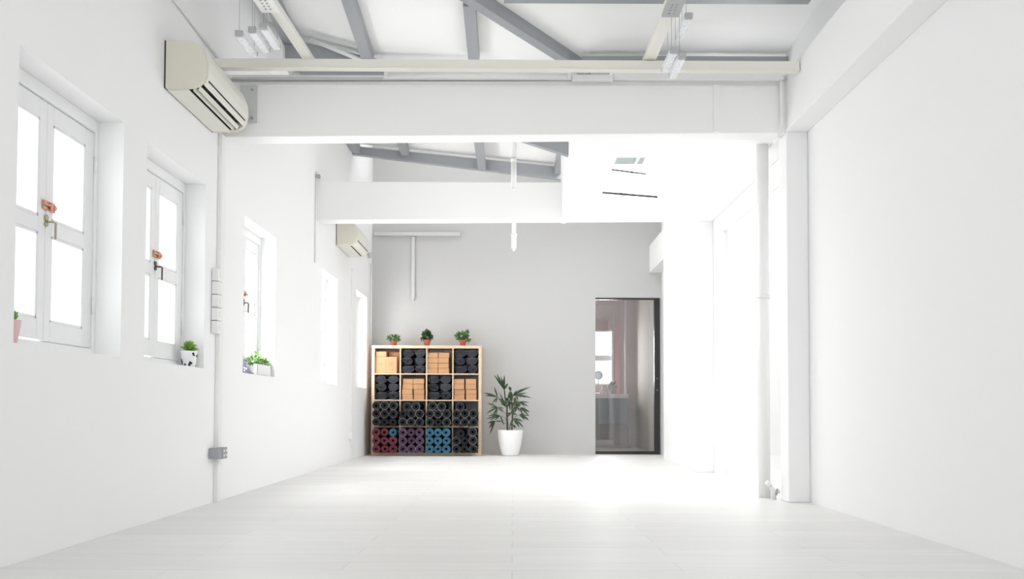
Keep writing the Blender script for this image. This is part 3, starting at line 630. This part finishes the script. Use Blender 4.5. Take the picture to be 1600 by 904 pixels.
LAYN = {3: ['top', 'middle', 'bottom'], 4: ['topmost', 'upper middle', 'lower middle', 'lowest']}

# rolled mats
def roll_mesh(R0_, R1_, pitch, th, L, wob=0.0, seed=1):
    random.seed(seed); mb = MB(); turns = (R1_ - R0_)/pitch; n = int(turns*26); ph = [random.random()*6.28 for _ in range(3)]
    ring = []
    for i in range(n + 1):
        a = 2*math.pi*i/26; r = R0_ + (R1_ - R0_)*i/n
        w_ = wob*(math.sin(2*a + ph[0]) + .6*math.sin(3*a + ph[1]) + .5*math.sin(5*a*.37 + ph[2]))*r
        ring.append((math.cos(a), math.sin(a), r + w_))
    vs = []
    for c, s_, r in ring:
        for rr in (r - th, r):
            vs.append((c*rr, 0, s_*rr)); vs.append((c*rr, L, s_*rr))
    fs = []
    for i in range(n):
        a, b = 4*i, 4*(i+1)
        fs += [(a, a+2, b+2, b), (a+1, b+1, b+3, a+3), (a+2, a+3, b+3, b+2), (a, b, b+1, a+1)]
    fs += [(0, 1, 3, 2), (4*n, 4*n+2, 4*n+3, 4*n+1)]
    return mb.add(vs, fs, False)
MR = .0540
matproto = {}
def mat_proto(colr, rim, first_loc, label, group):
    o = obj('yoga_mat', roll_mesh(.019, MR, .0062, .0058, .60), M_MATS[colr], label=label, cat='yoga mat', group=group); o.location = first_loc
    if rim:
        r = MB(); r.tube([((MR - .0012)*math.cos(2*math.pi*k/36), -.0008, (MR - .0012)*math.sin(2*math.pi*k/36)) for k in range(37)], .0016 if rim == 1 else .0022, 5, cap=False)
        c = obj('edge_rim', r, M_RIM[colr], label='pale outer rim'); c.parent = o; c.location = (0, 0, 0)
    return o
c6 = lambda x, y: (575 + x/9.516, 620 + y/9.516); c7 = lambda x, y: (660 + x/9.52, 620 + y/9.52)
MATS = [  # shelf, column, crop, rows of (x, y, rim, colour)
 (2, 0, c6, 'charcoal', [[(118,130,1),(240,150,2),(375,140,2)], [(110,245,1),(240,268,2),(375,268,1)], [(115,372,1),(240,380,0),(370,382,0)]]),
 (2, 1, c6, 'charcoal', [[(585,148,1),(715,145,2)], [(518,255,0),(645,255,1),(768,255,2)], [(510,378,2),(637,380,2),(765,380,1)]]),
 (2, 2, c7, 'charcoal', [[(150,140,2),(278,158,2)], [(103,245,1),(225,267,2),(357,247,1)], [(103,372,1),(232,383,0),(360,372,2)]]),
 (2, 3, c7, 'charcoal', [[(560,143,1)], [(505,255,1),(633,247,2),(755,248,2)], [(505,380,1),(628,380,1),(760,378,1)]]),
 (3, 0, c6, 'maroon', [[(118,535,1),(242,528,0),(370,530,0)], [(108,657,1),(230,652,0),(370,650,1)], [(118,778,1),(250,772,0),(372,772,1)]]),
 (3, 1, c6, 'purple', [[(510,542,1),(632,528,0),(765,535,1)], [(513,665,1),(645,650,0),(767,650,1)], [(515,777,2),(645,775,2),(765,772,1)]]),
 (3, 2, c7, 'blue', [[(100,535,1),(225,533,0),(345,538,1)], [(98,658,0),(228,652,1),(355,657,0)], [(97,778,1),(232,783,0),(350,778,1)]]),
 (3, 3, c7, 'charcoal', [[(573,543,0),(748,510,2)], [(497,650,1),(628,658,0),(752,640,2)], [(497,775,1),(628,780,0),(758,768,1)]]),
]
MY = 11.80
def settle(row, cidx, cf, rows_):
    zf = cellz[3 - row]; lo = cellx[cidx] + MR + .0008; hi = cellx[cidx] + cw - MR - .0008; P = []
    for li, lay in enumerate(rows_):
        for (x, y, rim) in lay:
            p = at(*cf(x, y), Y=MY); P.append([min(max(p.x, lo), hi), max(p.z, zf + MR + .001), li])
    D = 2*MR + .0006
    for it in range(400):
        for p in P:
            if p[2] == 2: p[1] = zf + MR + .001
        for i in range(len(P)):
            for j in range(i + 1, len(P)):
                a, b = P[i], P[j]; dx, dz = b[0] - a[0], b[1] - a[1]; d = math.hypot(dx, dz)
                if d < D and d > 1e-6:
                    q = (D - d)/2/d; a[0] -= dx*q; a[1] -= dz*q; b[0] += dx*q; b[1] += dz*q
        for p in P: p[0] = min(max(p[0], lo), hi); p[1] = min(max(p[1], zf + MR + .001), zf + cw - MR - .001)
    return P
for (row, cidx, cf, colr, rows_) in MATS:
    SP = settle(row, cidx, cf, rows_); si = 0
    for li, lay in enumerate(rows_):
        for pi, (x, y, rim) in enumerate(lay):
            cc = colr; extra = ''
            if row == 3 and cidx == 0 and li == 0 and pi == 2: cc = 'blue'
            p = at(*cf(x, y), Y=MY); zf = cellz[3 - row]; lo = cellx[cidx] + MR + .0005; hi = cellx[cidx] + cw - MR - .0005
            px_ = min(max(p.x, lo), hi); pz = max(p.z, zf + MR + .001)
            px_, pz = SP[si][0], SP[si][1]; si += 1
            pos = POSN[len(lay)][pi]; rimw = {0: '', 1: ' with faint rim', 2: ' with pale rim'}[rim]
            lab = '%s rolled mat%s, %s of %s layer, %s compartment %s' % (cc, rimw, pos, LAYN[3][li], COLN[cidx], SHN[row])
            if pos == 'only': lab = 'charcoal rolled mat lying alone on top in the rightmost compartment on the third shelf'
            if cc == 'blue' and row == 3 and cidx == 0: lab = 'single blue rolled mat among the maroon ones in the leftmost bottom compartment'
            random.seed(row*97 + cidx*31 + li*7 + pi)
            rot = (0, random.randrange(4)*math.pi/2, 0); yy = MY + random.uniform(-.012, .012)
            g = 'rolled yoga mats in the cube shelf'
            if (cc, rim) not in matproto:
                o = matproto[(cc, rim)] = mat_proto(cc, rim, (px_, yy, pz), lab, g); o.rotation_euler = rot
            else: dup(matproto[(cc, rim)], (px_, yy, pz), lab, g, rot=rot)
# cork blocks
def block_proto(sx, sy, sz):
    return MB().box(-sx/2, sx/2, 0, sy, 0, sz)
blk = None; BW, BH, BD = .141, .0690, .228
c4 = lambda x, y: (575 + x/9.516, 530 + y/9.516); c5 = lambda x, y: (660 + x/9.52, 530 + y/9.52)
BL = [(0, 2, c5, (143, 317)), (1, 1, c4, (592, 760)), (1, 3, c5, (547, 725))]
random.seed(11)
for (row, cidx, cf, xs) in BL:
    for ci, x in enumerate(xs):
        for li in range(4):
            p = at(*cf(x, 300), Y=SY + .02); z = cellz[3 - row] + (3 - li)*(BH + .0012) + .0003
            xx = p.x + random.uniform(-.005, .005); xx = min(max(xx, cellx[cidx] + BW/2 + .002), cellx[cidx] + cw - BW/2 - .002)
            yy = SY + .02 + random.uniform(-.01, .012)
            lab = 'cork block, %s in the %s stack, %s compartment %s' % (LAYN[4][li], POSN[2][ci], COLN[cidx], SHN[row])
            if blk is None:
                blk = obj('cork_block', block_proto(BW, BD, BH), M_CORK, bevel=.005, label=lab, cat='yoga block', group='stacked cork blocks in the cube shelf'); blk.location = (xx, yy, z)
            else: dup(blk, (xx, yy, z), lab)
# leftmost top compartment: two upright blocks with stamps, two lying on them
zf = cellz[3]
for k, (x0_, x1_) in enumerate(((104, 250), (262, 420))):
    a = at(*c4(x0_, 400), Y=SY + .03); b = at(*c4(x1_, 400), Y=SY + .03); xm = (a.x + b.x)/2; xm = max(xm, cellx[0] + .075)
    o = obj('cork_block', MB().box(-.074 + k*.002, .074, 0, .075, 0, .222), M_CORK, bevel=.004, label='upright cork block with round stamp, %s one in the leftmost top compartment' % POSN[2][k], cat='yoga block', group='upright cork blocks')
    o.location = (xm + (0 if k == 0 else .004), SY + .03, zf + .0005)
    st = MB(); st.tube([(0, -.0006, .125), (0, .0004, .125)], .028, 24); s_ = obj('stamp', st, M_CORKS, label='round stamped mark'); s_.parent = o
dup(blk, (cellx[0] + .082, SY + .028, zf + .2235), 'cork block lying across the upright pair, front left of leftmost top compartment', 'lying cork blocks')
dup(blk, (cellx[0] + .242, SY + .145, zf + .2235 - .0005), 'cork block lying farther back at the right of the leftmost top compartment', 'lying cork blocks')
dup(blk, (cellx[0] + .242, SY + .145, zf + .1535), 'cork block under the back one, behind the upright pair', 'lying cork blocks')
dup(blk, (cellx[0] + .242, SY + .145, zf + .0836), 'cork block third down at the back behind the upright pair', 'lying cork blocks')
dup(blk, (cellx[0] + .242, SY + .145, zf + .0135), 'cork block at the bottom back behind the upright pair', 'lying cork blocks')
# rolled dark blankets: real loosely rolled spirals, each its own shape
BK = [(0, 1, [[(.27, .52), (.77, .45)], [(.25, .48), (.75, .49)], [(.27, .53), (.78, .44)]]),
      (0, 3, [[(.27, .50), (.75, .5)], [(.25, .48), (.74, .52)], [(.28, .54), (.78, .43)]]),
      (1, 0, [[(.26, .50), (.75, .5)], [(.26, .50), (.76, .48)], [(.27, .52), (.77, .46)]]),
      (1, 2, [[(.26, .50), (.75, .5)], [(.25, .48), (.74, .52)], [(.27, .52), (.77, .46)]])]
protos = []
for sd in range(6):
    protos.append(roll_mesh([.016, .010, .020, .012, .016, .024][sd], .1, [.021, .018, .023, .016, .020, .022][sd], .0158, 1.0, .035, sd + 3))
kk = 0
for (row, cidx, lays) in BK:
    zf = cellz[3 - row]
    for li, lay in enumerate(lays):
        hz = [.0545, .056, .0560][li]; zc_ = zf + [.275, .1665, .057][li]
        for pi, (u, wv) in enumerate(lay):
            hx = cw*wv/2 - .001; xc = cellx[cidx] + cw*u; xc = min(max(xc, cellx[cidx] + hx + .003), cellx[cidx] + cw - hx - .003)
            lab = 'rolled dark navy blanket, %s of %s layer, %s compartment %s' % (POSN[2][pi], LAYN[3][li], COLN[cidx], SHN[row])
            src = protos[kk % 6]; fl = -1 if kk % 2 else 1; mb = MB(); mx = max(abs(v[0]) for v in src.v); mz = max(abs(v[2]) for v in src.v)
            mb.v = [(v[0]/mx*hx*fl, v[1]*.33, v[2]/mz*hz) for v in src.v]; mb.f = [f[::-1] if fl < 0 else f for f in src.f]; mb.sm = list(src.sm)
            o = obj('rolled_blanket', mb, M_NAVY, label=lab, cat='blanket', group='rolled dark blankets in the cube shelf')
            o.location = (xc, SY + .012 + random.uniform(0, .03), zc_)
            # paler stitched edge following the outer turn
            n = len(mb.v)//4; pts = [(Vector(mb.v[4*i + 2]) + Vector(mb.v[4*i]))/2 + Vector((0, -.0015, 0)) for i in range(2, n, 2)]
            e_ = obj('stitched_edge', MB().tube([p*.985 for p in pts], .0022, 5), M_NAVYE); e_.parent = o; e_.location = (0, 0, 0)
            kk += 1

# ------------------------------------------------------------------ plants
def leafball(c, rx, rz, n, size, seed, mb=None, droop=0, zmin=-1e9, wid=.5):
    random.seed(seed); mb = mb or MB(); c = Vector(c)
    for k in range(n):
        d = Vector((random.gauss(0, 1), random.gauss(0, 1), random.gauss(0, 1))).normalized(); q = random.uniform(.35, 1)
        p = c + Vector((d.x*rx*q, d.y*rx*q, d.z*rz*q))
        if p.z < zmin: p.z = zmin + random.random()*.01
        o = (d + Vector((random.uniform(-.6, .6), random.uniform(-.6, .6), random.uniform(-.3, .7) - droop))).normalized()
        L = size*random.uniform(.7, 1.2); nn = Vector((random.uniform(-.7, .7), random.uniform(-1, -.1), random.uniform(-.2, 1))).normalized()
        mb.leaf(p, p + o*L, L*wid, nn, .08, .1)
    return mb
def shelf_plant(px, label, h, rx, seed, m_, style):
    y = SY + .13; b = at(px, 539, Y=y); z0 = W
    t = thing('potted_plant', label, 'potted plant', (b.x, y, z0), 'small potted plants on top of the cube shelf')
    obj('pot', MB().lathe((b.x, y, z0), [(.034, 0), (.036, .002), (.046, .062), (.052, .064), (.054, .082), (.050, .084), (.046, .070), (.02, .068)], 28), M_TERRA, t)
    obj('soil', MB().lathe((b.x, y, z0 + .066), [(.045, 0), (.043, .006)], 20), M_SOIL, t)
    st = MB(); random.seed(seed)
    for k in range(9):
        a = random.random()*6.28; st.tube([(b.x, y, z0 + .07), (b.x + .4*rx*math.cos(a), y + .4*rx*math.sin(a), z0 + .07 + h*.35), (b.x + .8*rx*math.cos(a), y + .7*rx*math.sin(a), z0 + .07 + h*random.uniform(.5, .8))], .0022, 5)
    obj('stem', st, m_, t)
    if style == 0: mb = leafball((b.x, y, z0 + .105), rx, h*.40, 200, .034, seed, droop=.35, wid=.55)
    elif style == 1:
        mb = leafball((b.x, y, z0 + .135), rx*.8, h*.44, 190, .034, seed, wid=.6); leafball((b.x + .01, y, z0 + .175), rx*.5, h*.28, 60, .03, seed + 1, mb); leafball((b.x - .05, y, z0 + .085), .03, .03, 26, .03, seed + 2, mb); leafball((b.x + .05, y, z0 + .10), .03, .03, 26, .03, seed + 3, mb)
    else:
        mb = leafball((b.x - .015, y, z0 + .135), rx*.8, h*.34, 170, .038, seed, wid=.55); leafball((b.x + .05, y, z0 + .165), rx*.45, h*.28, 50, .034, seed + 1, mb); leafball((b.x + .07, y, z0 + .09), .025, .03, 26, .034, seed + 2, mb, .6)
    obj('foliage', mb, m_, t)
shelf_plant(615, 'low spreading green plant in terracotta pot, left on shelf top', .095, .085, 21, M_LEAF, 0)
shelf_plant(667, 'bushy dark plant in terracotta pot, middle of shelf top', .15, .078, 31, M_LEAFD, 1)
shelf_plant(723, 'wide leafy green plant in terracotta pot, right end of shelf top', .14, .095, 41, M_LEAF, 2)

# large palm
PY = 12.0; pb = at(797, 711.5, Y=PY); pc = Vector((pb.x, PY, 0))
t = thing('potted_palm', 'large lady palm in a round white pot on the floor beside the shelf', 'potted plant', pc)
obj('pot', MB().lathe(pc, [(.095, 0), (.105, .004), (.118, .03), (.145, .13), (.163, .24), (.172, .335), (.170, .342), (.160, .342), (.156, .325), (.03, .305)], 48), M_POTW, t)
obj('soil', MB().lathe(pc + Vector((0, 0, .295)), [(.155, 0), (.14, .012)], 32), M_SOIL, t)
cp7 = lambda x, y, dy=0: at(750 + x/6.03, 570 + y/6.03, Y=PY + dy)
random.seed(77)
soilz = .3
def pl(pts, dy=0): return [cp7(x, y, dy) for x, y in pts]
for pts, r in (([(262, 660), (258, 560), (253, 480), (255, 400), (236, 300), (230, 235)], .013), ([(300, 660), (302, 560), (308, 480), (300, 400), (296, 300), (290, 250)], .010), ([(275, 660), (285, 560), (300, 520), (318, 440), (335, 360), (345, 290)], .006)):
    obj('stem', MB().tube(pl(pts), [r*(1 - .07*i) for i in range(len(pts))], 8), M_STEM, t)
FR = [((245, 330), (228, 235), [(155, 80), (128, 88), (229, 92), (264, 170), (205, 130)], 34),
      ((255, 380), (165, 300), [(130, 203), (28, 262), (42, 290), (115, 365), (60, 282)], 24),
      ((298, 330), (288, 245), [(285, 345), (262, 330), (310, 330), (270, 200), (275, 290)], 34),
      ((300, 380), (310, 292), [(487, 203), (397, 222), (450, 262), (350, 235)], 20),
      ((300, 400), (345, 280), [(492, 315), (435, 310), (360, 340), (410, 285)], 20),
      ((255, 450), (245, 395), [(180, 255), (168, 312), (200, 330)], 22),
      ((255, 470), (165, 398), [(52, 465), (122, 475), (63, 358), (150, 472), (222, 447), (100, 400)], 24),
      ((257, 530), (190, 478), [(52, 510), (226, 572), (85, 522), (70, 480)], 24),
      ((257, 560), (142, 528), [(90, 662), (72, 547), (80, 596), (110, 600), (215, 535)], 26),
      ((300, 430), (368, 345), [(467, 355), (460, 395), (432, 402), (400, 370)], 20),
      ((302, 470), (378, 402), [(470, 450), (465, 482), (400, 470), (440, 420)], 22),
      ((304, 520), (372, 470), [(467, 525), (470, 480), (420, 455), (455, 505), (400, 500)], 24),
      ((302, 560), (322, 503), [(372, 592), (415, 595), (408, 535), (340, 560), (360, 555)], 32),
      ((300, 400), (325, 345), [(385, 380), (345, 400), (300, 420), (370, 350), (330, 300)], 28),
      ((300, 500), (290, 452), [(330, 440), (350, 470), (260, 490), (320, 420), (250, 460)], 26),
      ((290, 420), (275, 350), [(230, 300), (250, 420), (300, 300), (320, 380), (285, 430), (240, 360)], 24),
      ((305, 450), (345, 390), [(300, 350), (380, 440), (330, 450), (390, 370), (350, 330), (310, 420)], 24),
      ((300, 600), (312, 560), [(345, 592), (290, 540), (275, 560), (330, 600)], 24),
      ((256, 430), (232, 340), [(180, 320), (200, 380), (250, 400), (270, 330)], 22)]
for k, (s0, hub, tips, wd) in enumerate(FR):
    dy = random.uniform(-.11, .11); a = cp7(*s0); h = cp7(*hub, dy)
    mid = (a + h)/2 + Vector((0, 0, .02)); mb = MB().tube([a, mid, h], .0028, 5)
    for (x, y) in tips:
        e = cp7(x, y, dy + random.uniform(-.09, .06)); nn = Vector((random.uniform(-.35, .35), -1, random.uniform(.1, .6)))
        mb.leaf(h, e, wd/6.03/117*random.uniform(.55, .8), nn, .04, .08)
    for q in range(3):
        x, y = random.choice(tips); x = hub[0] + (x - hub[0])*random.uniform(.55, .9) + random.uniform(-18, 18); y = hub[1] + (y - hub[1])*random.uniform(.55, .9) + random.uniform(-18, 18)
        mb.leaf(h, cp7(x, y, dy + random.uniform(-.1, .08)), wd/6.03/117*random.uniform(.4, .6), Vector((random.uniform(-.5, .5), -1, random.uniform(.1, .6))), .04, .08)
    obj('frond', mb, M_PALM, t)

# window-sill plants
p = at(295, 575, X=-2.02); pz = .868
px0, py0 = -2.02, p.y - .0
t = thing('potted_plant', 'small succulent in white pot with navy spots on the second window sill', 'potted plant', (px0, py0, pz))
obj('pot', MB().lathe((px0, py0, pz), [(.036, 0), (.038, .002), (.051, .098), (.052, .102), (.047, .102), (.044, .09), (.01, .085)], 32), M_POTW, t)
random.seed(5); mb = MB()
for k in range(30):
    a = (k*.755 + .1*random.random()) * 6.283; z = .012 + ((k*7) % 30)/30*.076; r = .0375 + z*.137; c = Vector((px0 + r*math.cos(a), py0 + r*math.sin(a), pz + z)); n = Vector((math.cos(a), math.sin(a), -.13)).normalized()
    mb.tube([c - n*.001, c + n*.0022], random.uniform(.0055, .0078), 9)
obj('spots', mb, M_SPOT, t, label='navy spots')
obj('soil', MB().lathe((px0, py0, pz + .086), [(.044, 0), (.04, .005)], 20), M_SOIL, t)
mb = MB(); random.seed(8)
for k in range(20):
    a = k*2.4; e = .35 + 1.0*(k/20); L = .070*(1 - .2*k/20); d_ = Vector((math.cos(a)*math.cos(e), math.sin(a)*math.cos(e), math.sin(e))); c = Vector((px0, py0, pz + .088 + .03*k/20))
    mb.leaf(c, c + d_*L, .030, Vector((.3, -.6, 1)) , .12, .1)
obj('foliage', mb, M_LEAFL, t)
# white trough planter
t = thing('planter_box', 'white rectangular planter of herbs on the third window sill', 'planter', (-2.03, 7.17, .875))
mb = MB(); X0, X1, Y0, Y1, Z0, Z1 = -2.075, -1.985, 6.97, 7.345, .875, .963
mb.box(X0, X1, Y0, Y1, Z0, Z0 + .008); mb.box(X0, X0 + .006, Y0, Y1, Z0, Z1); mb.box(X1 - .006, X1, Y0, Y1, Z0, Z1); mb.box(X0, X1, Y0, Y0 + .006, Z0, Z1); mb.box(X0, X1, Y1 - .006, Y1, Z0, Z1)
obj('trough', mb, M_POTW, t, bevel=.002); obj('soil', MB().box(X0 + .007, X1 - .007, Y0 + .007, Y1 - .007, .93, .948), M_SOIL, t)
mb = MB(); random.seed(3)
for k in range(8): leafball((-2.03, 6.96 + k*.052, .985 + .02*math.sin(k*.5)), .042, .034 + (.012 if 2 < k < 5 else 0), 40, .026, 60 + k, mb, wid=.7)
obj('foliage', mb, mat('herb_green', (.14, .27, .07), .5, noise=(25, .5)), t)
# patterned folded card
c = at(384, 581, X=-2.04); y_ = c.y
mb = MB().prism([(-2.09, y_ - .02, .876), (-1.995, y_ - .02, .876), (-2.065, y_ + .01, .995), (-2.085, y_ + .01, .995)], (0, .05, 0))
t = thing('patterned_wedge', 'small purple patterned wedge at the left of the third window sill', 'ornament', (-2.04, y_, .876))
obj('wedge', mb, M_CARD, t, bevel=.002); obj('base', MB().box(-2.09, -1.99, y_ - .022, y_ + .032, .8755, .886), M_SPOT, t)
# pink pot at the first window
c = at(24, 506, X=-2.02); yy = c.y - .05
t = thing('potted_plant', 'pink pot with a leaf sprig at the near edge of the first window sill', 'potted plant', (-2.02, yy, .868))
obj('pot', MB().lathe((-2.02, yy, .868), [(.030, 0), (.032, .002), (.046, .092), (.047, .096), (.042, .096), (.03, .085)], 28), M_PINK, t)
mb = MB(); random.seed(2)
for k in range(14):
    a = k*2.4; d_ = Vector((math.cos(a)*.5, math.sin(a), .55 + .3*random.random())).normalized(); b0 = Vector((-2.02, yy, .955)); mb.leaf(b0, b0 + d_*.055, .024, (1, -.4, .6), .1)
mb.leaf((-2.02, yy + .02, .96), (-2.02, yy + .03, 1.01), .014, (1, 0, 0))
obj('foliage', mb, M_LEAFL, t)
